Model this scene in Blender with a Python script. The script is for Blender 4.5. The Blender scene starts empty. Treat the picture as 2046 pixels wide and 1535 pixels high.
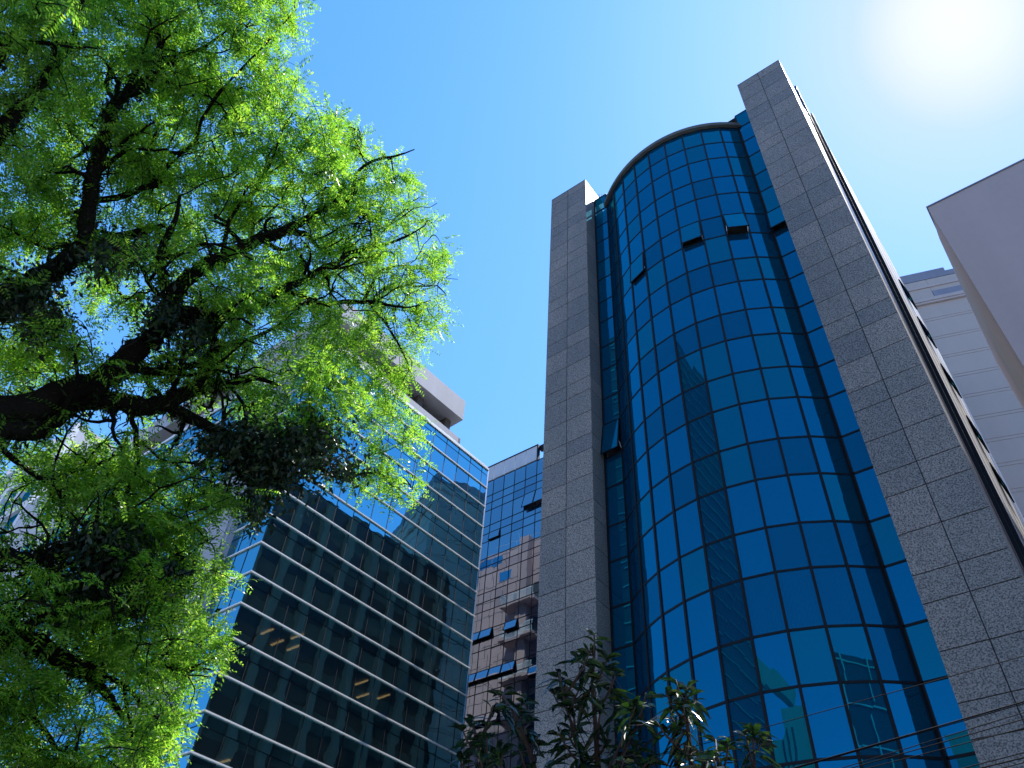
import bpy, bmesh, math, random
import numpy as np
from mathutils import Vector, Matrix
random.seed(7); rng = np.random.default_rng(11)
S = bpy.context.scene
COL = S.collection

# ---------------------------------------------------------------- camera
F = 1624.5; CX, CY = 1023.0, 767.5
RX = np.array([0.79925463, -0.4077802, -0.44148311])
RY = np.array([0.5986648, 0.6047938, 0.52519037])
RZ = np.array([0.05284401, -0.68406123, 0.7275079])
ROT = np.array([RX, RY, RZ]); CAM = np.array([0.0, 0.0, 1.6])
def ray(x, y):
    v = np.array([x-CX, y-CY, F]); v /= np.linalg.norm(v); return ROT @ v
def at(x, y, d): return CAM + ray(x, y)*d
def atY(x, y, Y): r = ray(x, y); return CAM + r*(Y/r[1])
def proj(P):
    q = ROT.T @ (np.asarray(P, float)-CAM)
    return (q[0]/q[2]*F+CX, q[1]/q[2]*F+CY, q[2])
cd = bpy.data.cameras.new('camera'); cam = bpy.data.objects.new('camera', cd); COL.objects.link(cam)
M3 = Matrix([[ROT[i][0], -ROT[i][1], -ROT[i][2]] for i in range(3)])
cam.matrix_world = Matrix.Translation(CAM) @ M3.to_4x4()
cd.sensor_width = 36; cd.lens = 36*F/2046; cd.clip_start = .1; cd.clip_end = 3000
S.camera = cam

# ---------------------------------------------------------------- sky, sun, exposure
SUN = ray(1885, 12)
el = math.asin(SUN[2]); az = math.atan2(SUN[0], SUN[1])
w = bpy.data.worlds.new('World'); S.world = w; w.use_nodes = True
nt = w.node_tree; bg = nt.nodes['Background']
sk = nt.nodes.new('ShaderNodeTexSky'); sk.sky_type = 'NISHITA'; sk.sun_disc = False
sk.sun_elevation = el; sk.sun_rotation = az; sk.air_density = 1.0; sk.dust_density = 0.22; sk.ozone_density = 2.0
gr = nt.nodes.new('ShaderNodeMix'); gr.data_type = 'RGBA'; gr.blend_type = 'MULTIPLY'; gr.inputs[0].default_value = 1; gr.inputs[7].default_value = (.46, .765, 1, 1)
bw = nt.nodes.new('ShaderNodeRGBToBW'); nt.links.new(sk.outputs[0], bw.inputs[0])
mr = nt.nodes.new('ShaderNodeMath'); mr.operation = 'MULTIPLY'; mr.inputs[1].default_value = .2; nt.links.new(bw.outputs[0], mr.inputs[0])
rp = nt.nodes.new('ShaderNodeValToRGB'); els = rp.color_ramp.elements
grade = [(1.5, (.37, .76, 1)), (2.0, (.43, .76, 1)), (2.5, (.48, .74, 1)), (3.2, (.47, .66, .9)), (3.7, (.48, .60, .8)), (4.0, (.49, .57, .74)), (4.15, (.57, .59, .72)), (4.45, (.70, .65, .74)), (4.8, (.90, .76, .82))]
while len(els) < len(grade): els.new(.5)
for e_, (l_, c_) in zip(els, grade): e_.position = l_/5; e_.color = (*c_, 1)
nt.links.new(mr.outputs[0], rp.inputs[0]); nt.links.new(rp.outputs[0], gr.inputs[7])
nt.links.new(sk.outputs[0], gr.inputs[6]); nt.links.new(gr.outputs[2], bg.inputs[0]); bg.inputs[1].default_value = 0.15
sd = bpy.data.lights.new('sun', 'SUN'); sd.energy = 3.6; sd.angle = math.radians(.5); sd.color = (1, .95, .88)
so = bpy.data.objects.new('sun', sd); COL.objects.link(so)
so.rotation_euler = Vector(SUN).to_track_quat('Z', 'Y').to_euler()
S.view_settings.view_transform = 'Standard'; S.view_settings.look = 'None'
S.view_settings.exposure = 1.3; S.view_settings.gamma = 1.0
S.render.engine = 'CYCLES'
S.cycles.max_bounces = 10; S.cycles.transparent_max_bounces = 16

# ---------------------------------------------------------------- helpers
class MB:
    def __init__(s): s.v = []; s.f = []
    def quad(s, a, b, c, d):
        n = len(s.v); s.v += [tuple(a), tuple(b), tuple(c), tuple(d)]; s.f.append((n, n+1, n+2, n+3))
    def box(s, x0, x1, y0, y1, z0, z1): s.prism([(x0, y0), (x1, y0), (x1, y1), (x0, y1)], z0, z1)
    def prism(s, pts, z0, z1):
        n = len(s.v); k = len(pts)
        s.v += [(p[0], p[1], z0) for p in pts] + [(p[0], p[1], z1) for p in pts]
        s.f.append(tuple(n+i for i in range(k))[::-1]); s.f.append(tuple(n+k+i for i in range(k)))
        for i in range(k):
            j = (i+1) % k; s.f.append((n+i, n+j, n+k+j, n+k+i))
    def bar(s, a, b, wd, dp, out):       # box from a to b; out = outward direction, wd across, dp along out
        a = np.array(a, float); b = np.array(b, float); o = np.array(out, float); o /= np.linalg.norm(o)
        t = b-a; t /= np.linalg.norm(t); c = np.cross(t, o); c /= np.linalg.norm(c); c *= wd/2
        n = len(s.v)
        for p in (a, b):
            for q in (-c, c, c+o*dp, -c+o*dp): s.v.append(tuple(p+q))
        for f in ((0, 1, 2, 3), (7, 6, 5, 4), (0, 4, 5, 1), (1, 5, 6, 2), (2, 6, 7, 3), (3, 7, 4, 0)): s.f.append(tuple(n+i for i in f))
    def tube(s, pts, rad, k=8):
        pts = [np.array(p, float) for p in pts]; n0 = len(s.v); up = np.array([.3, .2, .93])
        for i, p in enumerate(pts):
            t = pts[min(i+1, len(pts)-1)]-pts[max(i-1, 0)]; t /= np.linalg.norm(t)+1e-9
            a = np.cross(t, up); a /= np.linalg.norm(a)+1e-9; b = np.cross(t, a)
            for j in range(k):
                th = 2*math.pi*j/k; s.v.append(tuple(p+(a*math.cos(th)+b*math.sin(th))*rad[i]))
        for i in range(len(pts)-1):
            for j in range(k):
                j2 = (j+1) % k; s.f.append((n0+i*k+j, n0+i*k+j2, n0+(i+1)*k+j2, n0+(i+1)*k+j))
        s.f.append(tuple(n0+j for j in range(k))[::-1]); s.f.append(tuple(n0+(len(pts)-1)*k+j for j in range(k)))
    def build(s, name, mat, parent=None, smooth=False):
        me = bpy.data.meshes.new(name); me.from_pydata(s.v, [], s.f); me.materials.append(mat)
        if smooth: me.polygons.foreach_set('use_smooth', [True]*len(me.polygons))
        me.update(); o = bpy.data.objects.new(name, me); COL.objects.link(o)
        if parent: o.parent = parent
        return o
def thing(name, label, cat, group=None):
    o = bpy.data.objects.new(name, None); COL.objects.link(o); o['label'] = label; o['category'] = cat
    o.empty_display_size = .5
    if group: o['group'] = group
    return o
def tag(o, label, cat, group=None):
    o['label'] = label; o['category'] = cat
    if group: o['group'] = group
    return o

# ---------------------------------------------------------------- materials
def newmat(name):
    m = bpy.data.materials.new(name); m.use_nodes = True; t = m.node_tree
    return m, t, t.nodes['Principled BSDF'], t.nodes['Material Output']
def noise(t, scale, detail=4, rough=.6, coord='Object', stretch=None):
    tc = t.nodes.new('ShaderNodeTexCoord'); n = t.nodes.new('ShaderNodeTexNoise')
    n.inputs['Scale'].default_value = scale; n.inputs['Detail'].default_value = detail; n.inputs['Roughness'].default_value = rough
    if stretch:
        mp = t.nodes.new('ShaderNodeMapping'); mp.inputs['Scale'].default_value = stretch
        t.links.new(tc.outputs[coord], mp.inputs[0]); t.links.new(mp.outputs[0], n.inputs['Vector'])
    else: t.links.new(tc.outputs[coord], n.inputs['Vector'])
    return n
def ramp(t, src, stops):
    r = t.nodes.new('ShaderNodeValToRGB'); e = r.color_ramp.elements
    while len(e) < len(stops): e.new(.5)
    for x, (p, c) in zip(e, stops): x.position = p; x.color = (*c, 1)
    t.links.new(src, r.inputs[0]); return r.outputs[0]
def mixc(t, fac, a, b, mode='MIX'):
    m = t.nodes.new('ShaderNodeMix'); m.data_type = 'RGBA'; m.blend_type = mode
    for sock, v in ((m.inputs[0], fac), (m.inputs[6], a), (m.inputs[7], b)):
        if isinstance(v, (int, float)): sock.default_value = v
        elif isinstance(v, tuple): sock.default_value = (*v, 1)
        else: t.links.new(v, sock)
    return m.outputs[2]
def plain(name, col, rough=.6, var=.12, scale=1.5, metal=0, streak=True, bump=0, spec=.5):
    m, t, p, o = newmat(name)
    n = noise(t, scale, 6, .65, stretch=(1, 1, .12) if streak else None)
    c = ramp(t, n.outputs[0], [(.3, tuple(x*(1-var) for x in col)), (.7, tuple(min(1, x*(1+var)) for x in col))])
    n2 = noise(t, scale*14, 3, .6)
    c2 = ramp(t, n2.outputs[0], [(.25, (1-var*.5,)*3), (.75, (1,)*3)])
    t.links.new(mixc(t, 1.0, c, c2, 'MULTIPLY'), p.inputs['Base Color'])
    p.inputs['Roughness'].default_value = rough; p.inputs['Metallic'].default_value = metal
    p.inputs['Specular IOR Level'].default_value = spec
    if bump:
        b = t.nodes.new('ShaderNodeBump'); b.inputs['Strength'].default_value = bump; b.inputs['Distance'].default_value = .02
        t.links.new(n2.outputs[0], b.inputs['Height']); t.links.new(b.outputs[0], p.inputs['Normal'])
    return m
def granite():
    m, t, p, o = newmat('granite')
    n1 = noise(t, 26, 2, .5); n2 = noise(t, 0.35, 5, .6, stretch=(1, 1, .35)); n3 = noise(t, 9, 4, .7)
    sp = ramp(t, n1.outputs[0], [(.36, (.055, .052, .048)), (.47, (.17, .158, .142)), (.62, (.29, .27, .24))])
    big = ramp(t, n2.outputs[0], [(.3, (.76, .76, .77)), (.7, (1.1, 1.06, 1.04))])
    c = mixc(t, 1.0, sp, big, 'MULTIPLY')
    g = t.nodes.new('ShaderNodeNewGeometry')
    isl = ramp(t, g.outputs['Random Per Island'], [(0, (.86, .88, .90)), (.5, (1.02, 1.02, 1.0)), (1, (1.20, 1.15, 1.12))])
    c = mixc(t, 1.0, c, isl, 'MULTIPLY')
    st = ramp(t, n3.outputs[0], [(.3, (.88,)*3), (.65, (1.04,)*3)])
    t.links.new(mixc(t, 1.0, c, st, 'MULTIPLY'), p.inputs['Base Color'])
    p.inputs['Roughness'].default_value = .55
    return m
def glass(name, tint, base, back, wave=.0, wscale=.5, rough=.0, ior=1.5, ftint=(.85, .92, 1.0), body=(.006, .11, .25)):
    """coated curtain wall glass: tinted mirror reflection mixed with see-through tinted glass"""
    m = bpy.data.materials.new(name); m.use_nodes = True; t = m.node_tree
    t.nodes.remove(t.nodes['Principled BSDF']); out = t.nodes['Material Output']
    fr = t.nodes.new('ShaderNodeFresnel'); fr.inputs['IOR'].default_value = ior
    geo = t.nodes.new('ShaderNodeNewGeometry')
    gl = t.nodes.new('ShaderNodeBsdfGlossy'); gl.inputs['Roughness'].default_value = rough
    tr = t.nodes.new('ShaderNodeBsdfTransparent'); tr.inputs['Color'].default_value = (*back, 1)
    isl = ramp(t, geo.outputs['Random Per Island'], [(0, (.66, .72, .78)), (.25, (.95, .95, .96)), (.6, (1, 1, 1)), (.8, (.84, .90, .94)), (1, (1.12, 1.12, 1.08))])
    tc = mixc(t, 1.0, tint, isl, 'MULTIPLY')
    t.links.new(mixc(t, fr.outputs[0], tc, ftint), gl.inputs['Color'])
    ma = t.nodes.new('ShaderNodeMath'); ma.operation = 'MULTIPLY_ADD'; ma.use_clamp = True
    ma.inputs[1].default_value = 1-base; ma.inputs[2].default_value = base
    t.links.new(fr.outputs[0], ma.inputs[0])
    df = t.nodes.new('ShaderNodeBsdfDiffuse'); df.inputs[0].default_value = (*body, 1)
    m2 = t.nodes.new('ShaderNodeMixShader'); m2.inputs[0].default_value = .45; t.links.new(tr.outputs[0], m2.inputs[1]); t.links.new(df.outputs[0], m2.inputs[2])
    mx = t.nodes.new('ShaderNodeMixShader'); t.links.new(ma.outputs[0], mx.inputs[0])
    t.links.new(m2.outputs[0], mx.inputs[1]); t.links.new(gl.outputs[0], mx.inputs[2]); t.links.new(mx.outputs[0], out.inputs[0])
    if wave:
        n = noise(t, wscale, 2, .4); b = t.nodes.new('ShaderNodeBump'); b.inputs['Strength'].default_value = 1; b.inputs['Distance'].default_value = wave
        t.links.new(n.outputs[0], b.inputs['Height']); t.links.new(b.outputs[0], gl.inputs['Normal'])
    return m
def leafmat(name, cols, trans, rough=.45, mixf=.55, spec=.3):
    m, t, p, o = newmat(name); g = t.nodes.new('ShaderNodeNewGeometry')
    c = ramp(t, g.outputs['Random Per Island'], cols)
    n = noise(t, 6.5, 2, .7); v = ramp(t, n.outputs[0], [(.36, (.45, .55, .55)), (.5, (.9, .95, .9)), (.66, (1.35, 1.2, 1.1))])
    c = mixc(t, 1.0, c, v, 'MULTIPLY')
    t.links.new(c, p.inputs['Base Color']); p.inputs['Roughness'].default_value = rough; p.inputs['Specular IOR Level'].default_value = spec
    tr = t.nodes.new('ShaderNodeBsdfTranslucent'); t.links.new(mixc(t, 1.0, c, trans, 'MULTIPLY'), tr.inputs[0])
    mx = t.nodes.new('ShaderNodeMixShader'); mx.inputs[0].default_value = mixf
    t.links.new(p.outputs[0], mx.inputs[1]); t.links.new(tr.outputs[0], mx.inputs[2]); t.links.new(mx.outputs[0], o.inputs[0])
    return m
def emis(name, col, s):
    m, t, p, o = newmat(name); p.inputs['Emission Color'].default_value = (*col, 1); p.inputs['Emission Strength'].default_value = s
    p.inputs['Base Color'].default_value = (*col, 1); return m

GRAN = granite()
CORE = plain('dark_core', (.03, .032, .036), .8)
MULL = plain('dark_anodised', (.008, .009, .012), .55, .2, spec=.15)
TK = dict(ior=1.9, ftint=(.02, .75, 1.0))
TGL = glass('tower_glass', (.003, .165, .262), .46, (.02, .09, .15), .0018, .9, **TK)
TGL2 = glass('tower_glass_teal', (.003, .175, .205), .42, (.03, .13, .20), .0018, .9, **TK)
TGL3 = glass('tower_glass_clear', (.003, .135, .21), .30, (.05, .20, .32), .0018, .9, **TK)
LGL = glass('office_glass', (.15, .60, .72), .60, (.16, .20, .19), .010, .55, body=(.03, .04, .033))
MGL = glass('mirror_glass', (.24, .36, .42), .80, (.10, .16, .22), .006, .5)
BLIND = plain('blind_fabric', (.42, .44, .46), .8, .1)
ROOM = plain('room_wall', (.22, .22, .22), .9)
CEIL = plain('room_ceiling', (.30, .30, .29), .9)
ALU = plain('aluminium', (.72, .74, .78), .28, .06, metal=.85)
LEDGE = plain('white_aluminium', (.82, .82, .80), .35, .03)
CONC = plain('pale_concrete', (.34, .35, .38), .7, .12, .6)
CONCD = plain('grey_concrete', (.10, .085, .07), .75, .18, .5)
WHITE = plain('white_render', (.62, .63, .66), .7, .08, .4)
LAMP = emis('lit_lamp', (1, .58, .24), 1.8)

# ---------------------------------------------------------------- generic facade grid
def area(q):
    pr = [proj(p) for p in q]
    if any(p[2] < .5 for p in pr): return 0
    a = 0
    for i in range(4):
        j = (i+1) % 4; a += pr[i][0]*pr[j][1]-pr[j][0]*pr[i][1]
    cx = sum(p[0] for p in pr)/4; cy = sum(p[1] for p in pr)/4
    return abs(a)/2 if -60 < cx < 2106 and -60 < cy < 1595 else 0
def build_panes(panes, parent, name='window_pane', limit=100):
    """panes: list of (quad, material); the largest in view are parts of their own, the rest one stuff part per glass"""
    panes = sorted(panes, key=lambda q: -area(q[0]))
    for q, m in panes[:limit]:
        b = MB(); b.quad(*q); b.build(name, m, parent)
    rest = {}
    for q, m in panes[limit:]: rest.setdefault(m.name, (m, MB()))[1].quad(*q)
    for m, b in rest.values():
        o = b.build(name, m, parent); o['kind'] = 'stuff'
def jit(q, a=.004):
    q = [np.array(p, float) for p in q]; n = np.cross(q[1]-q[0], q[3]-q[0]); n /= np.linalg.norm(n)
    return [p+n*random.uniform(-a, a) for p in q]

# ================================================================= GRANITE AND GLASS TOWER
TW = thing('office_tower', 'granite and blue glass office tower with rounded glass bay between two grey pillars', 'office tower')
Y0, ZT = 19.2, 42.25
J = []
z = 12.61-3.22*3
while z < ZT:
    J += [z, z+.79, z+2.0]; z += 3.22
J = [q for q in J if q < ZT-.5]
def granite_box(mb, x0, x1, y0, y1, xs, ys):
    """slabs 3 cm thick over a core, open joints 10 mm"""
    g = .014; zz = [0.0]+J+[ZT]
    xs = [x0]+xs+[x1]; ys = [y0]+ys+[y1]
    for a, b in zip(zz[:-1], zz[1:]):
        for i in range(len(xs)-1):
            xa, xb = xs[i]+(g if i else 0), xs[i+1]-(g if i < len(xs)-2 else 0)
            mb.box(xa, xb, y0-.001*i, y0+.03, a+g, b-g)
            mb.box(xa, xb, y1-.03, y1, a+g, b-g)
        for i in range(len(ys)-1):
            ya, yb = (ys[i]+g if i else y0+.031), (ys[i+1]-g if i < len(ys)-2 else y1-.031)
            mb.box(x0, x0+.03, ya, yb, a+g, b-g); mb.box(x1-.03, x1, ya, yb, a+g, b-g)
PD = 1.9
for (x0, x1, mid) in ((-14.26, -12.0, -13.16), (-2.88, -.67, -1.80)):
    m = MB(); granite_box(m, x0, x1, Y0, Y0+PD, [mid], [Y0+1.0])
    p = m.build('granite_pillar', GRAN, TW)
    c = MB(); c.box(x0+.035, x1-.035, Y0+.035, Y0+PD-.035, 0, ZT-.02); c.box(x0, x1, Y0, Y0+PD, ZT+.0, ZT+.05)
    c.build('pillar_core', CORE, p)
# bay plan
YG = 20.05; XL, XR, CXB = -11.20, -3.64, -7.42
arc = [(-11.20, 20.05)]
Rb = 5.65; half = math.asin(3.78/Rb); cyb = YG+Rb*math.cos(half)
A = [(CXB+Rb*math.sin(t), cyb-Rb*math.cos(t)) for t in np.linspace(-half, half, 10)]
rows = []
k = -2
while True:
    za = 9.46+3.2125*k; zb = 11.20+3.2125*k
    if za > 38.6: break
    rows += [za, zb]; k += 1
rows = [r for r in rows if r < 39.0]+[39.85]
MT = .035
panes = []; mu = MB()
blinds = MB(); random.seed(3)
openw = {(5, 28.7): 20, (7, 28.7): 26, (2, 28.7): 6}
def is_tall(i): return rows[i+1]-rows[i] > 1.6
def nearz(z, zz): return abs(z-zz) < .5
OPEN = []
def add_pane(a, b, z0, z1, facet, tall):
    """a,b plan points left/right"""
    q = [(a[0], a[1], z0), (b[0], b[1], z0), (b[0], b[1], z1), (a[0], a[1], z1)]
    r = random.random()
    if 4 <= facet <= 8 and abs(z1-14.41) < .2: mt = TGL3
    elif tall: mt = TGL if r < .86 else TGL2
    else: mt = TGL if r < .40 else (TGL2 if r < .68 else TGL3)
    n = np.array([b[1]-a[1], -(b[0]-a[0]), 0]); n /= np.linalg.norm(n)
    if (facet, round(z1, 1)) in OPENSET:
        ang = math.radians(OPENSET[(facet, round(z1, 1))]); h = z1-z0-.06
        t0 = np.array([a[0], a[1], z1-.03]); t1 = np.array([b[0], b[1], z1-.03]); e = (t1-t0); e /= np.linalg.norm(e)
        t0 = t0+e*.04+n*.05; t1 = t1-e*.04+n*.05
        dn = n*math.sin(ang)*h+np.array([0, 0, -math.cos(ang)*h]); OPEN.append((t0, t1, t1+dn, t0+dn, n)); return
    panes.append((jit(q, .003), mt))
    if mt is TGL3 or (not tall and r > .5) or r < .2:
        drop = random.choice([.35, .5, .7, 1.0, 1.0]) if not (mt is TGL3 and random.random() < .35) else 0
        if drop:
            o = n*-.14; p0 = np.array([a[0], a[1], 0])+o; p1 = np.array([b[0], b[1], 0])+o; e = p1-p0; e /= np.linalg.norm(e)
            p0 = p0+e*.06; p1 = p1-e*.06; zb = z1-(z1-z0)*drop
            blinds.quad((p0[0], p0[1], zb), (p1[0], p1[1], zb), (p1[0], p1[1], z1), (p0[0], p0[1], z1))
tops = [round(r, 1) for r in rows]
zo = min(tops, key=lambda t: abs(t-31.9)); zo2 = min(tops, key=lambda t: abs(t-24.0))
OPENSET = {(7, zo): 11, (5, zo): 7, (2, zo): 3, (11, zo): 8, (10, zo2): 8}
for i in range(len(rows)-1):
    for f_ in range(9):
        add_pane(A[f_], A[f_+1], rows[i], rows[i+1], f_, is_tall(i))
STL = [(-12.0, YG), A[0]]; STR = [A[-1], (-2.88, YG)]
rs = rows[:-1]+[39.85, 41.15]
for i in range(len(rs)-1):
    t = rs[i+1]-rs[i] > 1.6
    add_pane(STL[0], STL[1], rs[i], rs[i+1], 10, t); add_pane(STR[0], STR[1], rs[i], rs[i+1], 11, t)
# mullions
def vbar(p, n, z0, z1, wd=.075): mu.bar((p[0]-n[0]*.06, p[1]-n[1]*.06, z0), (p[0]-n[0]*.06, p[1]-n[1]*.06, z1), wd, .095, n)
for i, p in enumerate(A):
    n = np.array([p[0]-CXB, p[1]-cyb, 0]); n /= np.linalg.norm(n); vbar(p, n, rows[0], 39.86, .12 if i in (0, 9) else .075)
vbar((-11.96, YG), (0, -1, 0), rows[0], 41.1); vbar((-2.92, YG), (0, -1, 0), rows[0], 41.1)
vbar((-11.24, YG+.02), (0, -1, 0), 39.86, 41.1); vbar((-3.60, YG+.02), (0, -1, 0), rows[0], 41.1)
for i, zr in enumerate(rs):
    segs = [(STL[0], STL[1]), (STR[0], STR[1])]
    if zr <= 39.86: segs += [(A[j], A[j+1]) for j in range(9)]
    for a, b in segs:
        n = np.array([b[1]-a[1], -(b[0]-a[0]), 0]); n /= np.linalg.norm(n); e = np.array([b[0]-a[0], b[1]-a[1], 0]); e /= np.linalg.norm(e)
        pa = np.array([a[0], a[1], zr])-n*.055+e*.03; pb = np.array([b[0], b[1], zr])-n*.055-e*.03
        mu.bar(pa, pb, .07, .07, n)
mu.build('mullion_grid', MULL, TW)
build_panes(panes, TW)
blinds.build('roller_blind', BLIND, TW)
sb_ = MB()
for f_ in (4, 5, 6, 7, 8):
    a, b = np.array(A[f_]), np.array(A[f_+1]); e_ = (b-a)/np.linalg.norm(b-a); n_ = np.array([e_[1], -e_[0]])
    k0, k1 = (.5, .85) if f_ == 7 else (.05, .88)
    for u_ in np.arange(k0, k1, .088):
        p_ = a+e_*u_-n_*.10; q_ = p_+e_*.055-n_*.045
        sb_.quad((p_[0], p_[1], 12.72), (q_[0], q_[1], 12.72), (q_[0], q_[1], 14.3), (p_[0], p_[1], 14.3))
sb_.build('vertical_blind', BLIND, TW)
for (a, b, c, d, n) in OPEN:
    m = MB(); m.quad(d, c, b, a); o = m.build('awning_window', TGL2, TW)
    f = MB(); nn = np.cross(np.array(b)-a, np.array(d)-a); nn = -nn/np.linalg.norm(nn); off = -nn*.02
    if np.dot(nn, n) < 0: nn = -nn
    for p, q in ((a, b), (b, c), (c, d), (d, a)): f.bar(np.array(p)-nn*.03, np.array(q)-nn*.03, .045, .045, nn)
    f.build('frame', MULL, o)
    s_ = MB()
    for p, q in ((a, d), (b, c)):
        p = np.array(p); q = np.array(q); s_.tube([p+(q-p)*.7, np.array([p[0], p[1], q[2]+.05])-n*.1], [.012, .012], 5)
    s_.build('stay', ALU, o)
# cornice ring along bay top
cn = MB(); CO = [(CXB+(Rb+.16)*math.sin(t), cyb-(Rb+.16)*math.cos(t)) for t in np.linspace(-half-.015, half+.015, 28)]
CI = [(CXB+(Rb-.25)*math.sin(t), cyb-(Rb-.25)*math.cos(t)) for t in np.linspace(half+.015, -half-.015, 28)]
for i in range(27):
    cn.prism([CO[i], CO[i+1], CI[26-i], CI[27-i]], 39.90, 40.16)
cn.build('bay_cornice', plain('weathered_concrete', (.085, .09, .085), .8, .3, 1.2), TW)
tb = MB(); tb.box(-11.98, -2.9, YG+.1, YG+.35, 41.17, 41.24); tb.build('parapet_cap', MULL, TW)
# interior: floor slabs, back wall
fl = MB()
inner = [(-11.9, YG+.2)]+[(CXB+(Rb-.22)*math.sin(t), cyb-(Rb-.22)*math.cos(t)) for t in np.linspace(-half, half, 10)]+[(-2.95, YG+.2), (-2.95, 24.9), (-11.9, 24.9)]
for k in range(-2, 10):
    zf = 9.46+3.2125*k+.25
    fl.prism(inner, zf-.35, zf)
fl.prism(inner, 39.6, 39.85)
fl.build('floor_slab', CEIL, TW)
rw = MB(); rw.box(-11.95, -2.92, 25.0, 25.2, 0, 41.1); rw.box(-12.02, -11.93, YG+.15, 25, 0, 41.1); rw.box(-2.95, -2.86, YG+.15, 25, 0, 41.1); rw.build('room_wall', ROOM, TW)
# rear body and left flank
rb = MB(); rb.box(-14.2, -2.0, 25.3, 49.4, 0, 47.0); rb.box(-14.1, -12.05, Y0+PD, 25.3, 0, 41.0); rb.build('rear_block', CONCD, TW)
fk = MB(); fw = MB()
for yy in np.arange(22.0, 49, 2.75):
    fk.box(-14.75, -14.2, yy, yy+.7, 0, 46.6 if yy > 25 else 40.8)
for zf in np.arange(3.2, 46, 3.2125):
    if zf < 40: fw.box(-14.24, -14.19, 21.6, 25.2, zf, zf+1.7)
    fw.box(-14.24, -14.19, 25.4, 49.2, zf, zf+1.7)
fk.build('flank_pilaster', plain('flank_concrete', (.24, .19, .15), .8), TW); fw.build('flank_window', plain('dim_window', (.02, .022, .025), .5), TW)
# right flank: dark recess, then light panels leaning slightly outwards
rf = MB(); rf.prism([(-.80, Y0+PD), (-.60, Y0+PD+.9), (-.60, Y0+PD+1.7), (-2.5, Y0+PD+1.7), (-2.5, Y0+PD)], 0, 41.3); rf.build('dark_recess', plain('recess_panel', (.03, .04, .06), .25, .2), TW)
line = [(-.50, 22.85), (-.42, 26.5), (-.33, 32.5), (-.28, 38.5), (-.25, 44)]
sw = MB(); sl = MB()
for i in range(4):
    (xa, ya), (xb, yb) = line[i], line[i+1]
    sw.prism([(xa, ya), (xb, yb-.02), (xb-1.7, yb-.02), (xa-1.7, ya)], 0, 40.9)
sw.build('flank_wall', plain('flank_render', (.40, .40, .41), .7, .1, .4), TW)
for yy in (23.4, 25.2, 27.6, 30.2, 33.3, 36.5):
    xx = np.interp(yy, [p[1] for p in line], [p[0] for p in line]); sl.box(xx-.02, xx+.008, yy, yy+.05, 0, 40.5)
sl.box(-.60, -.44, 22.55, 22.72, 0, 42.0); sl.box(-.62, -.52, 20.9, 21.05, 0, 42.3)
sl.build('vertical_fin', MULL, TW)
FW = [(1845, 668), (1900, 762), (1950, 870), (2003, 965), (1812, 590)]
for (px, py) in FW:
    yy = 31.0 if py > 560 else 34; 
    r = ray(px, py); yy = 29.5
    P = CAM+r*(yy/r[1]); zc = min(P[2], 39)
    xx = np.interp(yy, [p[1] for p in line], [p[0] for p in line])
    a = np.array([xx+.03, yy-.6, zc+.6]); b = np.array([xx+.03, yy+.6, zc+.6]); dn = np.array([.12, 0, -1.15])
    m = MB(); m.quad(a, b, b+dn, a+dn); o = m.build('awning_window', TGL, TW)
    f = MB(); nn = np.cross(b-a, dn); nn /= np.linalg.norm(nn)
    for p, q in ((a, b), (b, b+dn), (b+dn, a+dn), (a+dn, a)): f.bar(p-nn*.02, q-nn*.02, .05, .05, nn)
    f.build('frame', MULL, o)
# roof antenna on the left pillar
an = thing('roof_antenna', 'small dark aerial on top of the left granite pillar', 'antenna')
am = MB(); b0 = np.array([-12.1, 20.9, ZT]); am.tube([b0, b0+[0, 0, .9]], [.02, .02], 5)
am.tube([b0+[-.25, -.2, .55], b0+[.35, .3, .75]], [.014, .014], 5)
for q in np.linspace(-.2, .3, 5): am.tube([b0+[q-.1, q*.8+.15, .65], b0+[q+.1, q*.8-.15, .65]], [.008, .008], 4)
am.build('mast', MULL, an)

# ================================================================= LONG GLASS OFFICE BLOCK (left)
GB = thing('glass_office_block', 'blue mirrored office block with white horizontal ledges and overhanging rooftop slab', 'office building')
g0 = np.array([-32.964, 19.696]); gd = np.array([.0556, .99845]); gn = np.array([.99845, -.0556])
LEN = 16.35
def gp(s_, off=0): return g0+gd*s_+gn*off
ZL = [42.83-1.823*k for k in range(0, 23)]
us = [1.31*k for k in range(13)]+[LEN]
panes = []; mul = MB()
for i in range(len(ZL)-1):
    zt, zb = ZL[i], ZL[i+1]; splits = [zt, zb] if i % 2 else [zt, zt-.62, zb]
    for u0, u1 in zip(us[:-1], us[1:]):
        a, b = gp(u0), gp(u1)
        for c, d in zip(splits[1:], splits[:-1]):
            panes.append((jit([(a[0], a[1], c), (b[0], b[1], c), (b[0], b[1], d), (a[0], a[1], d)], .002), LGL))
    if not i % 2:
        a, b = gp(0, .0), gp(LEN, .0); mul.bar((a[0], a[1], zt-.62), (b[0], b[1], zt-.62), .03, .02, (gn[0], gn[1], 0))
for u in us[1:-1]:
    a = gp(u); mul.bar((a[0], a[1], 2.5), (a[0], a[1], ZL[0]), .035, .02, (gn[0], gn[1], 0))
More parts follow.
